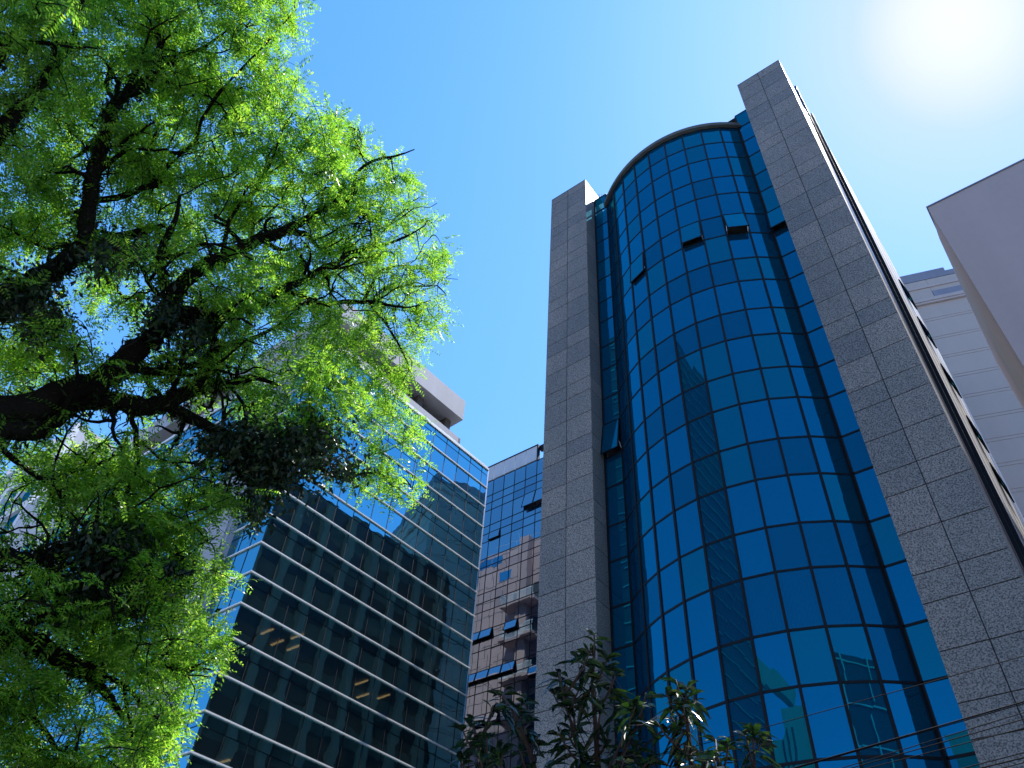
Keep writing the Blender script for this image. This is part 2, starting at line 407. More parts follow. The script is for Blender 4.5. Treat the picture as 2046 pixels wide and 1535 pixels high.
# left (front) face at y = 19.7: glass bay, pale pier, long window bay, grey end
X_CORNER = g0[0]
fx = [X_CORNER, -33.97, -34.97, -35.95]
fx2 = [-38.75-1.35*k for k in range(0, 16)]
for i in range(len(ZL)-1):
    zt, zb = ZL[i], ZL[i+1]; splits = [zt, zb] if i % 2 else [zt, zt-.62, zb]
    for xs in (fx, fx2):
        for xa, xb in zip(xs[:-1], xs[1:]):
            for c, d in zip(splits[1:], splits[:-1]):
                panes.append((jit([(xb, 19.696, c), (xa, 19.696, c), (xa, 19.696, d), (xb, 19.696, d)], .002), LGL))
    if not i % 2:
        mul.bar((fx[-1], 19.696, zt-.62), (fx[0], 19.696, zt-.62), .03, .02, (0, -1, 0)); mul.bar((fx2[-1], 19.696, zt-.62), (fx2[0], 19.696, zt-.62), .03, .02, (0, -1, 0))
for x in fx[1:-1]+fx2[1:-1]: mul.bar((x, 19.696, 2.5), (x, 19.696, ZL[0]), .035, .02, (0, -1, 0))
mul.build('mullion_grid', MULL, GB)
build_panes(panes, GB)
for i, zl in enumerate(ZL):
    m = MB(); a, b = gp(-.10, .10), gp(LEN+.05, .10); ai, bi = gp(0, .01), gp(LEN+.05, .01)
    h = .075 if i else .2
    m.prism([tuple(a), tuple(b), tuple(bi), tuple(ai)], zl-h/2, zl+h/2)
    m.prism([(-35.95, 19.60), (a[0], 19.60), (a[0]-.01, 19.68), (-35.95, 19.68)], zl-h/2+.002, zl+h/2-.002)
    m.prism([(-60.2, 19.60), (-38.75, 19.60), (-38.75, 19.68), (-60.2, 19.68)], zl-h/2+.002, zl+h/2-.002)
    m.build('ledge', LEDGE, GB)
m = MB(); m.box(-38.75, -35.95, 19.3, 19.9, 0, 43.6); m.box(-36.35, -36.15, 19.18, 19.3, 0, 43.5)
for zz in np.arange(2.5, 43, 3.646): m.box(-38.74, -35.96, 19.29, 19.3, zz, zz+.0)
m.build('concrete_pier', CONC, GB)
e = MB(); a, b = gp(LEN, .02), gp(LEN, -.25); e.prism([tuple(a), tuple(a+gd*.12), tuple(b+gd*.12), tuple(b)], 0, 43.0); e.build('corner_trim', ALU, GB)
# interior floors, core and lamps
fi = MB(); a, b = gp(.15, -.12), gp(LEN-.1, -.12)
for i in range(0, 22, 2):
    zf = ZL[i]-.62
    fi.prism([tuple(a), tuple(b), (-45, b[1]), (-60, b[1]), (-60, 19.9), (a[0]-.1, 19.9)], zf, zf+.5)
fi.build('floor_slab', CEIL, GB)
cw = MB(); cw.box(-59.5, -40.5, 25.5, 36.1, 0, 43); cw.build('core_wall', ROOM, GB)
lp = [(3, 10, 1.1), (3, 10, 3.6), (3.5, 10, 4.7), (2, 10, 4.9), (3.2, 10, 5.6), (3, 10, 10.6), (4.2, 10, 11.8), (3.2, 10, 12.6),
      (2.4, 14, 3), (2.4, 16, 5), (2.4, 18, 6), (2.4, 18, 7.5), (2.4, 18, 9.2), (3.6, 18, 4), (3.6, 18, 6.2), (3.6, 16, 8), (4.4, 18, 8.7)]
for (off, i, s_) in lp:
    z = ZL[i]-.66; c0 = gp(s_, -off); m = MB(); m.box(c0[0]-.5, c0[0]+.5, c0[1]-.06, c0[1]+.06, z-.05, z); m.build('ceiling_lamp', LAMP, GB)
# roof: parapet, recessed storey, overhanging slab
m = MB(); a, b = gp(.1, -.2), gp(LEN-.03, -.2); c, d = gp(.1, -1.5), gp(LEN-1.9, -1.5)
m.prism([tuple(a), tuple(b), (-60, b[1]), (-60, 19.85)], 42.85, 43.05)
m.prism([tuple(c), tuple(d), tuple(d-gn*.25), tuple(c-gn*.25)], 43.05, 45.52); m.prism([tuple(d), tuple(d-gn*9), tuple(d-gn*9-gd*.25), tuple(d-gd*.25)], 43.05, 45.5)
m.prism([(-60, 21.1), tuple(c), tuple(c+gd*.25), (-60, 21.35)], 43.05, 45.5); m.build('roof_parapet', CONC, GB)
m = MB(); c, d = gp(1.0, -1.5), gp(LEN-1.9, -1.5)
m.prism([tuple(c), tuple(d), tuple(d-gn*14), (-60.9, d[1]), (-60.9, c[1])], 47.62, 49.75); m.build('roof_slab', CONC, GB)
m = MB(); c, d = gp(3.0, -4.2), gp(LEN-3.1, -4.2); m.prism([tuple(c), tuple(d), (-58, d[1]), (-58, c[1])], 43.05, 47.62)
for s_ in (2.2, 6.2, 10.2, 13.4): q = gp(s_, -2.4); m.prism([tuple(q), tuple(q+gd*.55), tuple(q+gd*.55-gn*1.9), tuple(q-gn*1.9)], 43.05, 47.62)
m.build('rooftop_storey', CONCD, GB)
m = MB(); c = gp(.1, -.02); m.prism([tuple(c-gn*.2), tuple(gp(LEN, -.22)), tuple(gp(LEN, -.02)), tuple(c)], 42.94, 43.12); m.build('roof_edge', LEDGE, GB)
# security cameras on the corner
for (zz, dy) in ((22.9, -.55), (23.9, -.4)):
    t = thing('security_camera', 'small white security camera bracketed to the glass block corner, %s of the pair' % ('lower' if zz < 23 else 'upper'), 'security camera', 'security cameras on the glass block corner')
    m = MB(); m.tube([(-33.3, 19.6, zz), (-33.4, 19.6+dy, zz+.05)], [.02, .02], 6); m.build('bracket', ALU, t)
    m = MB(); m.tube([(-33.1, 19.5+dy, zz+.02), (-33.55, 19.35+dy, zz+.12)], [.07, .07], 8); m.build('housing', ALU, t)

# ================================================================= MIRROR GLASS BLOCK (middle, behind)
MBK = thing('mirror_glass_block', 'mirrored glass block behind the pillar, reflecting a brown building with balconies', 'office building')
YM = 48.0; kf = YM/42
zc = lambda z: 1.6+(z-1.6)*kf
xs = [-37.75-1.19*k for k in range(0, 3)][::-1]+[-36.52, -35.35, -34.18, -33.0, -31.82, -30.65, -29.5, -28.3]
xs = [x*kf for x in xs]
zt = zc(48.1); zs = [zt]
while zs[-1] > 4:
    for d in (1.65, .82, .83): zs.append(zs[-1]-d*kf)
panes = []; mul = MB(); openm = {}
def findcell(px, py):
    P = atY(px, py, YM); i = int(np.searchsorted(xs, P[0])-1); j = next((k for k in range(len(zs)-1) if zs[k] >= P[2] > zs[k+1]), None); j = j+1 if j is not None and j % 3 == 0 and py > 1100 else j; return i, j
for (px, py, ang) in ((997, 1058, 7), (1064, 1012, 13), (1076, 1008, 13), (1028, 1238, 15), (955, 1262, 15), (968, 1256, 15), (950, 1350, 15), (966, 1343, 15), (985, 1335, 15), (1002, 1328, 15), (1020, 1318, 15), (1062, 1335, 15), (950, 1430, 15), (966, 1424, 15), (985, 1418, 15)):
    c = findcell(px, py)
    if c[1] is not None: openm[c] = ang
opn = []
for j in range(len(zs)-1):
    for i in range(len(xs)-1):
        if (i, j) in openm:
            opn.append((xs[i], xs[i+1], zs[j+1], zs[j], openm[(i, j)])); continue
        panes.append((jit([(xs[i], YM, zs[j+1]), (xs[i+1], YM, zs[j+1]), (xs[i+1], YM, zs[j]), (xs[i], YM, zs[j])], .003), MGL))
    mul.bar((xs[0], YM, zs[j]), (xs[-1], YM, zs[j]), .055, .03, (0, -1, 0))
for x in xs: mul.bar((x, YM, 3), (x, YM, zt), .055, .028, (0, -1, 0))
mul.build('mullion_grid', MULL, MBK); build_panes(panes, MBK, limit=90)
for (xa, xb, z0, z1, ang) in opn:
    g = math.radians(ang); h = z1-z0-.05; a = np.array([xa+.04, YM-.05, z1]); b = np.array([xb-.04, YM-.05, z1]); dn = np.array([0, -math.sin(g)*h, -math.cos(g)*h])
    m = MB(); m.quad(a+dn, b+dn, b, a); o = m.build('awning_window', MGL, MBK)
    f = MB(); nn = np.array([0, -math.cos(g), math.sin(g)])
    for p, q in ((a, b), (b, b+dn), (b+dn, a+dn), (a+dn, a)): f.bar(p-nn*.03, q-nn*.03, .06, .05, nn)
    f.build('frame', MULL, o)
m = MB(); zz = zc(49.75)
for i in range(0, 7):
    m.box(xs[i]+.02, xs[i+1]-.02, YM-.1, YM, zt+.06, zz)
m.build('attic_panel', plain('pale_glass_panel', (.40, .45, .48), .25, .06, spec=.8), MBK)
m = MB(); m.box(xs[0], xs[7]+.15, YM-.16, YM+.3, zz, zz+.12); m.box(xs[7]+.03, xs[7]+.15, YM-.15, YM+.2, zt, zz); m.box(xs[7]+.15, xs[-1]+14, YM+.2, YM+.5, zz-.5, zz+.2); m.build('roof_trim', MULL, MBK)
m = MB(); m.box(xs[0]-9, xs[-1], YM+3.5, YM+14, 0, zz-.3); m.box(xs[0]-9, xs[0], YM+.05, YM+3.5, 0, zz-.1)
m.box(xs[7]+.2, xs[-1], YM+1.2, YM+3.5, zt, zz-.1); m.build('rear_wall', plain('blue_grey_wall', (.10, .13, .18), .6), MBK)
m = MB()
for k in range(0, 14): m.box(xs[0], xs[-1], YM+.25, YM+3.5, zt-k*3.77-.35, zt-k*3.77-.05)
m.build('floor_slab', CEIL, MBK)
# lower wing behind the tower
WG = thing('lower_office_wing', 'dark glass wing hidden behind the granite tower, seen mirrored in the glass block', 'office building')
m = MB(); m.box(xs[-1]+.05, -12, 53, 64, 0, 58.5); m.build('wall', CONCD, WG)
m = MB()
for zf in np.arange(4, 56, 3.6): m.box(xs[-1]+.4, -12.3, 52.94, 53.01, zf, zf+2.2)
m.build('window_band', plain('dim_window_band', (.02, .025, .03), .3), WG)

# ================================================================= BROWN BUILDING (seen mirrored)
BB = thing('brown_apartment_building', 'mauve brown tiled building with railed balconies, seen mirrored in the glass block', 'apartment building')
YB = 36.45
BRN = plain('mauve_tile', (.42, .265, .245), .6, .08, .5)
def vb(px, py, Y=YB):   # photo point seen in the mirror -> world point at depth Y
    P = atY(px, py, 2*YM-Y); return np.array([P[0], Y, P[2]])
top = vb(1043, 1087)[2]
m = MB(); m.box(-72, -43.7, 26, YB, 43.06, top); m.box(-72, -60.95, 26, YB, 0, 43.06); m.box(-60.9, -43.7, YB-.2, YB, 0, 43.04)
q = vb(1048, 1084); q2 = vb(1062, 1097); m.box(q[0], q2[0]+.2, YB, YB+.9, 20, q[2]+.1)
m.build('wall', BRN, BB)
m = MB()
for zz in np.arange(8, top, 1.9): m.box(-71.9, -43.72, YB-.05, YB+.012, zz, zz+.05)
for xx in np.arange(-70, -44, 1.75): m.box(xx, xx+.05, YB-.05, YB+.010, 3, top-.05)
m.build('tile_joint', CORE, BB)
m = MB()
for (px, py) in ((970, 1128), (993, 1120), (1010, 1150)):
    P = vb(px, py); m.box(P[0]-.8, P[0]+.8, YB-.04, YB+.02, P[2]-.6, P[2]+.6)
m.build('window', LGL, BB)
for (pl, pr, py) in ((1017, 1078, 1215), (1015, 1075, 1283), (1013, 1072, 1362), (1010, 1070, 1440)):
    a = vb(pl, py); b = vb(pr, py); zf = a[2]-.55; x0, x1 = a[0], -43.75
    s_ = MB(); s_.box(x0, x1, YB+.02, YB+1.5, zf-.28, zf); bal = s_.build('balcony', BRN, BB)
    r_ = MB(); r_.box(x0, x1, YB+1.38, YB+1.44, zf+1.05, zf+1.12); r_.box(x0, x1, YB+1.38, YB+1.44, zf+.08, zf+.13)
    for xx in np.arange(x0, x1, .14): r_.box(xx, xx+.035, YB+1.39, YB+1.43, zf, zf+1.1)
    r_.box(x0, x0+.05, YB+.05, YB+1.4, zf+1.05, zf+1.12)
    for yy in np.arange(YB+.05, YB+1.4, .14): r_.box(x0, x0+.04, yy, yy+.035, zf, zf+1.1)
    r_.build('railing', WHITE, bal)
    d = MB(); d.box(x0+.5, x1, YB-.05, YB+.03, zf, zf+2.3); d.build('opening', CORE, bal)
ra = thing('roof_aerial', 'thin leaning aerial and rail on the brown building roof, seen mirrored', 'antenna')
m = MB(); P = vb(1028, 1090); m.tube([P-[0, 1, .6], P+[-.3, -1, 2.6]], [.03, .015], 5)
for xx in (0, 1.2, 2.4, 3.6, 4.8): m.tube([(P[0]+xx, YB-.3, top-.1), (P[0]+xx, YB-.3, top+1)], [.02, .02], 4)
m.tube([(P[0]-3, YB-.3, top+1), (-43.9, YB-.3, top+1)], [.02, .02], 4); m.build('mast', ALU, ra)

# ================================================================= RIGHT: grooved pale building
GR = thing('grooved_pale_building', 'tall pale grey building with paired horizontal grooves and stepped blue grey parapet', 'building')
p0 = np.array([0, 50.0]); gdir = np.array([.9507, .3102]); gnn = np.array([gdir[1], -gdir[0]])
def gq(s_, o=0): return tuple(p0+gdir*s_+gnn*o)
PALE = plain('pale_painted_wall', (.35, .325, .31), .7, .07, .25)
SLATE = plain('slate_panel', (.17, .19, .25), .6, .15, .4)
TAN = plain('tan_trim', (.36, .33, .33), .7, .08, .4)
m = MB(); zb = 0
gz = [53.12-2.14*k for k in range(0, 24)]
edges = sorted([x for g in gz for x in (g-.16, g-.11, g+.11, g+.16)])
lv = [0]+edges+[54.9]
for i in range(0, len(lv)-1, 2): m.prism([gq(-14), gq(16), gq(16, -8), gq(-14, -8)], lv[i], lv[i+1])
m.prism([gq(-13.9, -.03), gq(15.9, -.03), gq(15.9, -7.9), gq(-13.9, -7.9)], 0.01, 54.8); m.build('wall', PALE, GR)
m = MB(); m.prism([gq(-14, .18), gq(16, .18), gq(16, -8), gq(-14, -8)], 54.92, 55.12)
m.prism([gq(-14, .24), gq(16, .24), gq(16, -8), gq(-14, -8)], 55.14, 55.5)
m.prism([gq(-14, .20), gq(16, .20), gq(16, -8), gq(-14, -8)], 56.8, 57.05); m.build('cornice', TAN, GR)
m = MB(); m.prism([gq(-14, .12), gq(1.18, .12), gq(1.18, -8), gq(-14, -8)], 55.5, 57.85); m.prism([gq(1.20, .12), gq(16, .12), gq(16, -8), gq(1.20, -8)], 56.3, 57.85); m.build('parapet_band', PALE, GR)
m = MB(); m.prism([gq(-14, .14), gq(2.85, .14), gq(2.85, -8), gq(-14, -8)], 57.9, 58.93); m.prism([gq(2.86, .14), gq(16, .14), gq(16, -8), gq(2.86, -8)], 57.9, 58.50)
m.prism([gq(1.20, .16), gq(16, .16), gq(16, -8), gq(1.20, -8)], 55.52, 56.28); m.build('slate_coping', SLATE, GR)

# RIGHT: plain mauve grey slab building
SB = thing('plain_grey_block', 'plain mauve grey rendered block with a sharp flat roofline at the right edge', 'building')
MAUVE = plain('mauve_render', (.46, .38, .37), .75, .10, .18, bump=.15)
m = MB(); m.box(1.90, 20, 24, 34, 0, 32.55); m.build('wall', MAUVE, SB)
m = MB(); m.prism([(1.92, 24.6), (1.96, 27), (2.25, 33.9), (8, 33.9), (8, 24.6)], 0, 32.4)
m = MB(); m.prism([(1.955, 26.5), (2.06, 28.6), (2.06, 34.2), (1.9, 34.2), (1.9, 26.5)], 0, 31)
m = MB(); m.prism([(1.895, 24.4), (1.80, 25.6), (1.80, 34.1), (1.895, 34.1)], 0, 32.3); m.build('side_wall', MAUVE, SB)
m = MB(); m.box(1.86, 20.03, 23.96, 34.05, 32.55, 32.62); m.build('roof_coping', SLATE, SB)

# ================================================================= LEFT: white building far left
WB = thing('white_framed_building', 'white rendered building with blue windows in thick white frames at the left edge', 'building')
m = MB(); m.box(-91, -62.0, 24, 40, 0, 57); m.box(-130, -91, 24.6, 40, 0, 70); m.build('wall', plain('white_wall', (.42, .43, .46), .75), WB)
fr = MB(); nwin = 0
for k in range(0, 9):
    z0 = 64.2-k*6.3
    fr.box(-128, -91.0, 24.1, 24.6, z0-.5, z0+.5)
for x in (-91.4, -96.8, -102.2, -107.6, -113): fr.box(x-.45, x+.45, 23.95, 24.6, 4, 70)
fr.build('white_frame', WHITE, WB)
for k in range(1, 8):
    for x in (-96.8, -102.2, -107.6):
        z0 = 64.2-k*6.3; m = MB(); m.quad((x+.45, 24.5, z0+.5), (x+4.95, 24.5, z0+.5), (x+4.95, 24.5, z0+5.8), (x+.45, 24.5, z0+5.8)); m.build('window', TGL, WB)
for (x, z0) in ((-84, 52), (-78, 52), (-72, 52), (-84, 46), (-78, 46), (-72, 46), (-84, 40), (-78, 40), (-72, 40), (-72, 34), (-78, 34)):
    m = MB(); m.box(x, x+2.6, 23.95, 23.99, z0, z0+2.4); m.build('window', TGL, WB)

# ================================================================= ground and street
def sheet(name, x0, x1, y0, y1, z, mat):
    m = MB(); m.quad((x0, y0, z), (x1, y0, z), (x1, y1, z), (x0, y1, z)); o = m.build(name, mat); o['kind'] = 'structure'; return o
ASPH = plain('asphalt', (.05, .05, .052), .9, .2, 2, streak=False)
PAVE = plain('pavement_concrete', (.25, .25, .24), .85, .15, 1.2, streak=False)
sheet('ground', -1500, 1500, -1500, 1500, -.15, PAVE)
sheet('road', -400, 400, -9, 3.5, -.146, ASPH)
m = MB(); m.box(-400, 400, 3.5, 9.5, -.145, .0); o = m.build('pavement', PAVE); o['kind'] = 'structure'
m = MB()
for x in np.arange(-100, 100, 6): m.box(x, x+3, -2.9, -2.75, -.145, -.142)
o = m.build('road_markings', WHITE); o['kind'] = 'structure'

# ================================================================= buildings across the street (seen mirrored in the tower)
DB = thing('striped_dark_building', 'tall dark building with thin light horizontal stripes, mirrored in the rounded bay', 'building')
m = MB(); m.box(-33, -25, -34, -14, 0, 76); m.build('wall', plain('dark_cladding', (.03, .04, .045), .4), DB)
m = MB()
for zz in np.arange(4, 76, 1.9): m.box(-33, -24.9, -14, -13.9, zz, zz+.09); m.box(-25, -24.9, -34, -14, zz, zz+.09)
m.build('stripe', CONC, DB)
PB = thing('pale_slab_building', 'pale slab building with two dark vertical slots, mirrored low in the rounded bay', 'building')
m = MB(); m.box(-7.7, -5.2, -36, -30, 0, 33.2); m.box(-12, -7.71, -36, -30.6, 0, 31.0); n_ = len(m.v); m.v += [(-10.2, -30.2, 38.6), (-6.2, -30.2, 33.0), (-6.2, -30.2, 35.2), (-10.2, -30.2, 41.6), (-10.2, -32, 38.6), (-6.2, -32, 33.0), (-6.2, -32, 35.2), (-10.2, -32, 41.6)]; m.f += [tuple(n_+q for q in f) for f in ((3, 2, 1, 0), (4, 5, 6, 7), (0, 1, 5, 4), (1, 2, 6, 5), (2, 3, 7, 6), (3, 0, 4, 7))]; m.build('wall', plain('pale_wall', (.22, .23, .22), .8), PB)
m = MB(); m.box(-7.45, -7.30, -30.03, -29.98, 0, 31.5); m.box(-7.05, -6.85, -30.03, -29.98, 0, 31.5); m.build('slot', CORE, PB)
XB = thing('framed_window_building', 'dark glass building with pale window frames, mirrored low in the right of the bay', 'building')
m = MB(); m.box(27, 75, -55, -30, 0, 46); m.build('wall', TGL3 if False else plain('dark_wall', (.02, .025, .03), .3), XB)
m = MB()
for xx in np.arange(27, 75.1, 3.4): m.box(xx, xx+.16, -30.01, -29.8, 0, 46)
for zz in np.arange(3, 46.5, 4.2): m.box(27, 75, -30.01, -29.85, zz, zz+.15)
m.build('window_frame', CONC, XB)

# ================================================================= BIG FEATHERY TREE
FT = thing('feathery_leaved_tree', 'large tree with dark mossy limbs and bright feathery green leaves filling the left side', 'tree')
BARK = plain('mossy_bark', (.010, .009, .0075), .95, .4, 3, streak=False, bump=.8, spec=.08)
TS = .62   # the crown hangs 5 to 7 m from the viewer
L = []   # limbs: (x, y, distance, apparent thickness px)
def limb(d0, d1, pts): 
    n = len(pts); L.append([(p[0], p[1], TS*(d0+(d1-d0)*i/(n-1)), p[2]) for i, p in enumerate(pts)])
limb(8.6, 9.4, [(-330, 960, 120), (-200, 900, 95), (-80, 858, 72), (0, 832, 58), (116, 797, 52), (200, 762, 44), (246, 735, 42), (285, 690, 40), (320, 660, 36), (355, 628, 32), (400, 640, 24), (432, 662, 16)])
limb(9.3, 9.6, [(345, 635, 30), (338, 600, 22), (326, 560, 19), (318, 516, 16), (330, 480, 12), (352, 440, 8), (360, 390, 5)])
limb(9.5, 10.6, [(352, 600, 22), (366, 562, 24), (416, 527, 24), (450, 512, 23), (493, 490, 22), (550, 468, 19), (590, 452, 15), (623, 430, 13), (656, 412, 11), (706, 399, 9), (710, 346, 6), (743, 320, 5), (793, 312, 4), (828, 299, 2)])
limb(10.2, 10.8, [(555, 465, 14), (583, 463, 12), (616, 467, 10), (633, 493, 7), (670, 505, 4)])
limb(9.4, 11.2, [(390, 640, 18), (440, 640, 16), (500, 612, 17), (550, 586, 15), (606, 560, 13), (650, 533, 11), (676, 526, 10), (696, 505, 9), (733, 498, 7), (766, 490, 6), (812, 474, 4), (850, 450, 2)])
limb(10.2, 11.0, [(545, 588, 9), (583, 583, 9), (623, 600, 9), (653, 611, 9), (683, 603, 9), (726, 603, 9), (749, 603, 7), (783, 611, 5), (820, 616, 3), (860, 600, 2)])
limb(10.7, 10.9, [(726, 603, 6), (740, 575, 5), (759, 538, 5), (809, 529, 3), (850, 540, 2)])
limb(10.7, 10.6, [(736, 604, 5), (769, 643, 5), (802, 696, 4), (820, 740, 2)])
limb(9.0, 9.2, [(70, 815, 28), (140, 805, 34), (187, 797, 34), (233, 803, 34), (283, 813, 32), (333, 808, 30), (366, 788, 26), (410, 770, 24), (443, 776, 18), (500, 750, 10), (560, 770, 6)])
limb(9.1, 9.6, [(340, 818, 22), (400, 843, 20), (450, 868, 18), (500, 893, 16), (560, 900, 14), (620, 925, 10), (680, 960, 6), (740, 940, 4), (820, 970, 2)])
limb(9.2, 9.5, [(262, 735, 18), (316, 746, 16), (360, 736, 15), (400, 726, 14), (440, 690, 12), (500, 680, 8), (560, 650, 5), (600, 610, 3)])
limb(8.8, 9.9, [(-260, 900, 100), (-160, 760, 75), (-80, 660, 60), (0, 610, 46), (66, 563, 38), (110, 543, 36), (140, 516, 34), (173, 490, 30), (213, 480, 24), (260, 470, 16), (330, 450, 8)])
limb(9.5, 10.8, [(165, 495, 26), (176, 430, 24), (180, 366, 24), (193, 326, 22), (206, 283, 21), (216, 240, 20), (233, 200, 19), (266, 183, 19), (300, 160, 14), (323, 143, 12), (350, 123, 9), (383, 107, 6), (430, 80, 4), (480, 40, 2)])
limb(10.2, 10.6, [(228, 203, 8), (211, 173, 8), (218, 147, 7), (225, 110, 4)])
limb(10.3, 10.8, [(318, 145, 8), (318, 83, 7), (314, 20, 6), (316, -60, 5)])
limb(8.9, 9.8, [(-260, 700, 60), (-150, 480, 46), (-80, 340, 34), (0, 260, 24), (66, 190, 16), (83, 160, 14), (110, 127, 12), (140, 97, 11), (160, 33, 6), (170, -40, 4)])
limb(9.0, 9.8, [(-160, 400, 36), (-60, 190, 26), (0, 110, 20), (10, 80, 16), (40, 67, 12), (93, 20, 9), (120, -40, 6)])
limb(9.8, 10.2, [(180, 400, 12), (233, 397, 10), (283, 377, 11), (326, 366, 12), (300, 352, 10), (290, 316, 9), (310, 273, 6), (320, 230, 4)])
limb(9.9, 10.5, [(190, 350, 8), (260, 290, 7), (360, 310, 7), (395, 280, 8), (400, 240, 5), (450, 170, 4), (530, 90, 3), (590, 20, 2)])
limb(10.2, 10.8, [(500, 486, 10), (505, 440, 9), (495, 400, 8), (540, 330, 6), (560, 270, 4), (585, 225, 2)])
limb(8.6, 8.9, [(-80, 880, 50), (0, 857, 34), (43, 863, 32), (93, 860, 28), (123, 833, 22), (160, 800, 16)])
limb(8.7, 9.3, [(3, 865, 9), (8, 904, 9), (41, 928, 9), (76, 955, 9), (105, 964, 9), (129, 948, 8), (152, 940, 7), (183, 933, 6), (225, 915, 4), (260, 890, 2)])
limb(8.9, 9.2, [(255, 815, 10), (262, 842, 9), (272, 856, 9), (271, 896, 8), (279, 918, 5), (265, 960, 4), (250, 1010, 3)])
limb(8.3, 8.9, [(-260, 1250, 60), (-120, 1140, 36), (0, 1107, 24), (62, 1123, 22), (95, 1105, 20), (124, 1096, 18), (178, 1098, 18), (235, 1100, 14), (300, 1080, 9), (380, 1050, 5), (450, 1010, 3)])
limb(8.2, 9.0, [(-300, 1360, 90), (-120, 1290, 52), (0, 1272, 40), (62, 1285, 34), (103, 1305, 30), (157, 1330, 24), (190, 1359, 18), (220, 1395, 12), (250, 1440, 7)])
limb(8.3, 8.8, [(15, 1275, 20), (70, 1243, 14), (116, 1218, 12), (165, 1204, 11), (207, 1204, 9), (225, 1240, 7), (210, 1290, 6)])
limb(8.5, 9.0, [(150, 1325, 14), (207, 1334, 11), (269, 1338, 9), (331, 1326, 8), (372, 1345, 7), (393, 1334, 5), (430, 1340, 2)])
limb(8.4, 8.6, [(98, 1110, 12), (104, 1140, 12), (74, 1190, 11), (30, 1230, 12), (0, 1260, 12)])
limb(8.6, 9.0, [(170, 1100, 10), (200, 1040, 9), (250, 1000, 7), (260, 960, 5)])
limb(8.2, 8.5, [(-20, 1390, 12), (50, 1420, 9), (100, 1470, 7), (130, 1530, 5)])
tk = MB(); SK = []
for lb in L:
    P = []
    for i in range(len(lb)-1):
        n = 4
        for k in range(n):
            f_ = k/n; q = [lb[i][j]*(1-f_)+lb[i+1][j]*f_ for j in range(4)]; P.append(q)
    P.append(list(lb[-1]))
    xs_ = np.array(P); sm = xs_.copy()
    for _ in range(2): sm[1:-1] = (sm[:-2]+2*sm[1:-1]+sm[2:])/4
    pts, rad = [], []
    for (x, y, d, wd) in sm:
        p = at(x, y, d); r = wd/2*d/F*1.08; pts.append(p+rng.normal(0, r*.10, 3)); rad.append(max(r*(1+rng.normal(0, .06)), .003))
        SK.append((x, y, d, wd, *p))
    tk.tube(pts, rad, 9)
sec = np.array([q for q in SK if 4 < q[3] < 34 and q[0] > -60])
for k in range(150):       # side branches, each splitting once
    q = sec[rng.integers(len(sec))]; p = q[4:7].copy(); r = q[3]/2*q[2]/F
    d = rng.normal(0, 1, 3)*[1, .7, .8]+[.25, 0, .35]; d /= np.linalg.norm(d); ln = rng.uniform(.25, .75); r0 = min(r*.55, .020)
    for rep in range(2):
        pts = [p.copy()]; dd_ = d.copy()
        for i in range(7):
            dd_ = dd_+rng.normal(0, .28, 3); dd_ /= np.linalg.norm(dd_); pts.append(pts[-1]+dd_*ln/7)
        rad = list(np.linspace(r0, r0*.25+.0015, 8)); tk.tube(pts, rad, 6)
        for i in range(1, 8):
            x_, y_, z_ = proj(pts[i]); SK.append((x_, y_, float(np.linalg.norm(pts[i]-CAM)), 2.0, *pts[i]))
        p = pts[3]; d = dd_+rng.normal(0, .7, 3); d /= np.linalg.norm(d); r0 *= .6; ln *= .7
base = at(-330, 1040, 8.6*TS); g = np.array([base[0]-.2, base[1]-.1, -.2])
tk.tube([g, g+(base-g)*.35+[.05, .1, 0], g+(base-g)*.7, base, at(-255, 930, 8.6*TS), at(-200, 800, 8.8*TS)], [.40, .32, .29, .27, .21, .16], 14)
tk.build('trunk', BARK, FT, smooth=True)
SK = np.array(SK)
def inpoly(x, y, poly):
    c = False; n = len(poly)
    for i in range(n):
        x1, y1 = poly[i]; x2, y2 = poly[(i+1) % n]
        if (y1 > y) != (y2 > y) and x < (x2-x1)*(y-y1)/(y2-y1)+x1: c = not c
    return c
P1 = [(-80, -60), (600, -60), (608, 10), (585, 60), (540, 100), (600, 140), (625, 200), (690, 230), (745, 285), (815, 320), (835, 370), (865, 425), (895, 495), (880, 550), (900, 600), (875, 660), (830, 720), (835, 770), (855, 820), (825, 870), (840, 920), (830, 985), (780, 1020), (700, 980), (640, 940), (560, 880), (500, 850), (440, 820), (380, 830), (300, 840), (230, 840), (-80, 870)]
P2 = [(-80, 860), (240, 870), (330, 875), (395, 905), (430, 960), (520, 975), (460, 1040), (470, 1120), (455, 1160), (400, 1170), (385, 1225), (440, 1250), (455, 1290), (410, 1345), (355, 1380), (350, 1450), (315, 1520), (310, 1580), (-80, 1580)]
HOLES = [(205, 660, 58, 42, 0), (135, 600, 40, 22, .1), (238, 868, 34, 24, 0), (370, 880, 70, 55, .25), (30, 1010, 60, 70, .12), (90, 1075, 60, 32, .1), (440, 1090, 60, 40, .2), (720, 700, 90, 60, .55), (790, 790, 60, 60, .7), (720, 950, 140, 80, .45), (560, 690, 40, 30, .5), (130, 60, 30, 18, .3), (430, 450, 30, 40, .3), (455, 860, 60, 60, .3), (120, 1440, 90, 50, .6), (215, 1400, 90, 50, .45), (300, 1290, 60, 40, .7)]
def dens(x, y):
    k = 1.0
    for (hx, hy, rx, ry, v) in HOLES:
        q = ((x-hx)/rx)**2+((y-hy)/ry)**2
        if q < 1: k = min(k, v)
        elif q < 1.6: k = min(k, v+(1-v)*(q-1)/.6)
    g_ = .72+.28*math.sin(x*.021+1.3*math.sin(y*.013))*math.sin(y*.019+1.1*math.cos(x*.011))
    return k*g_
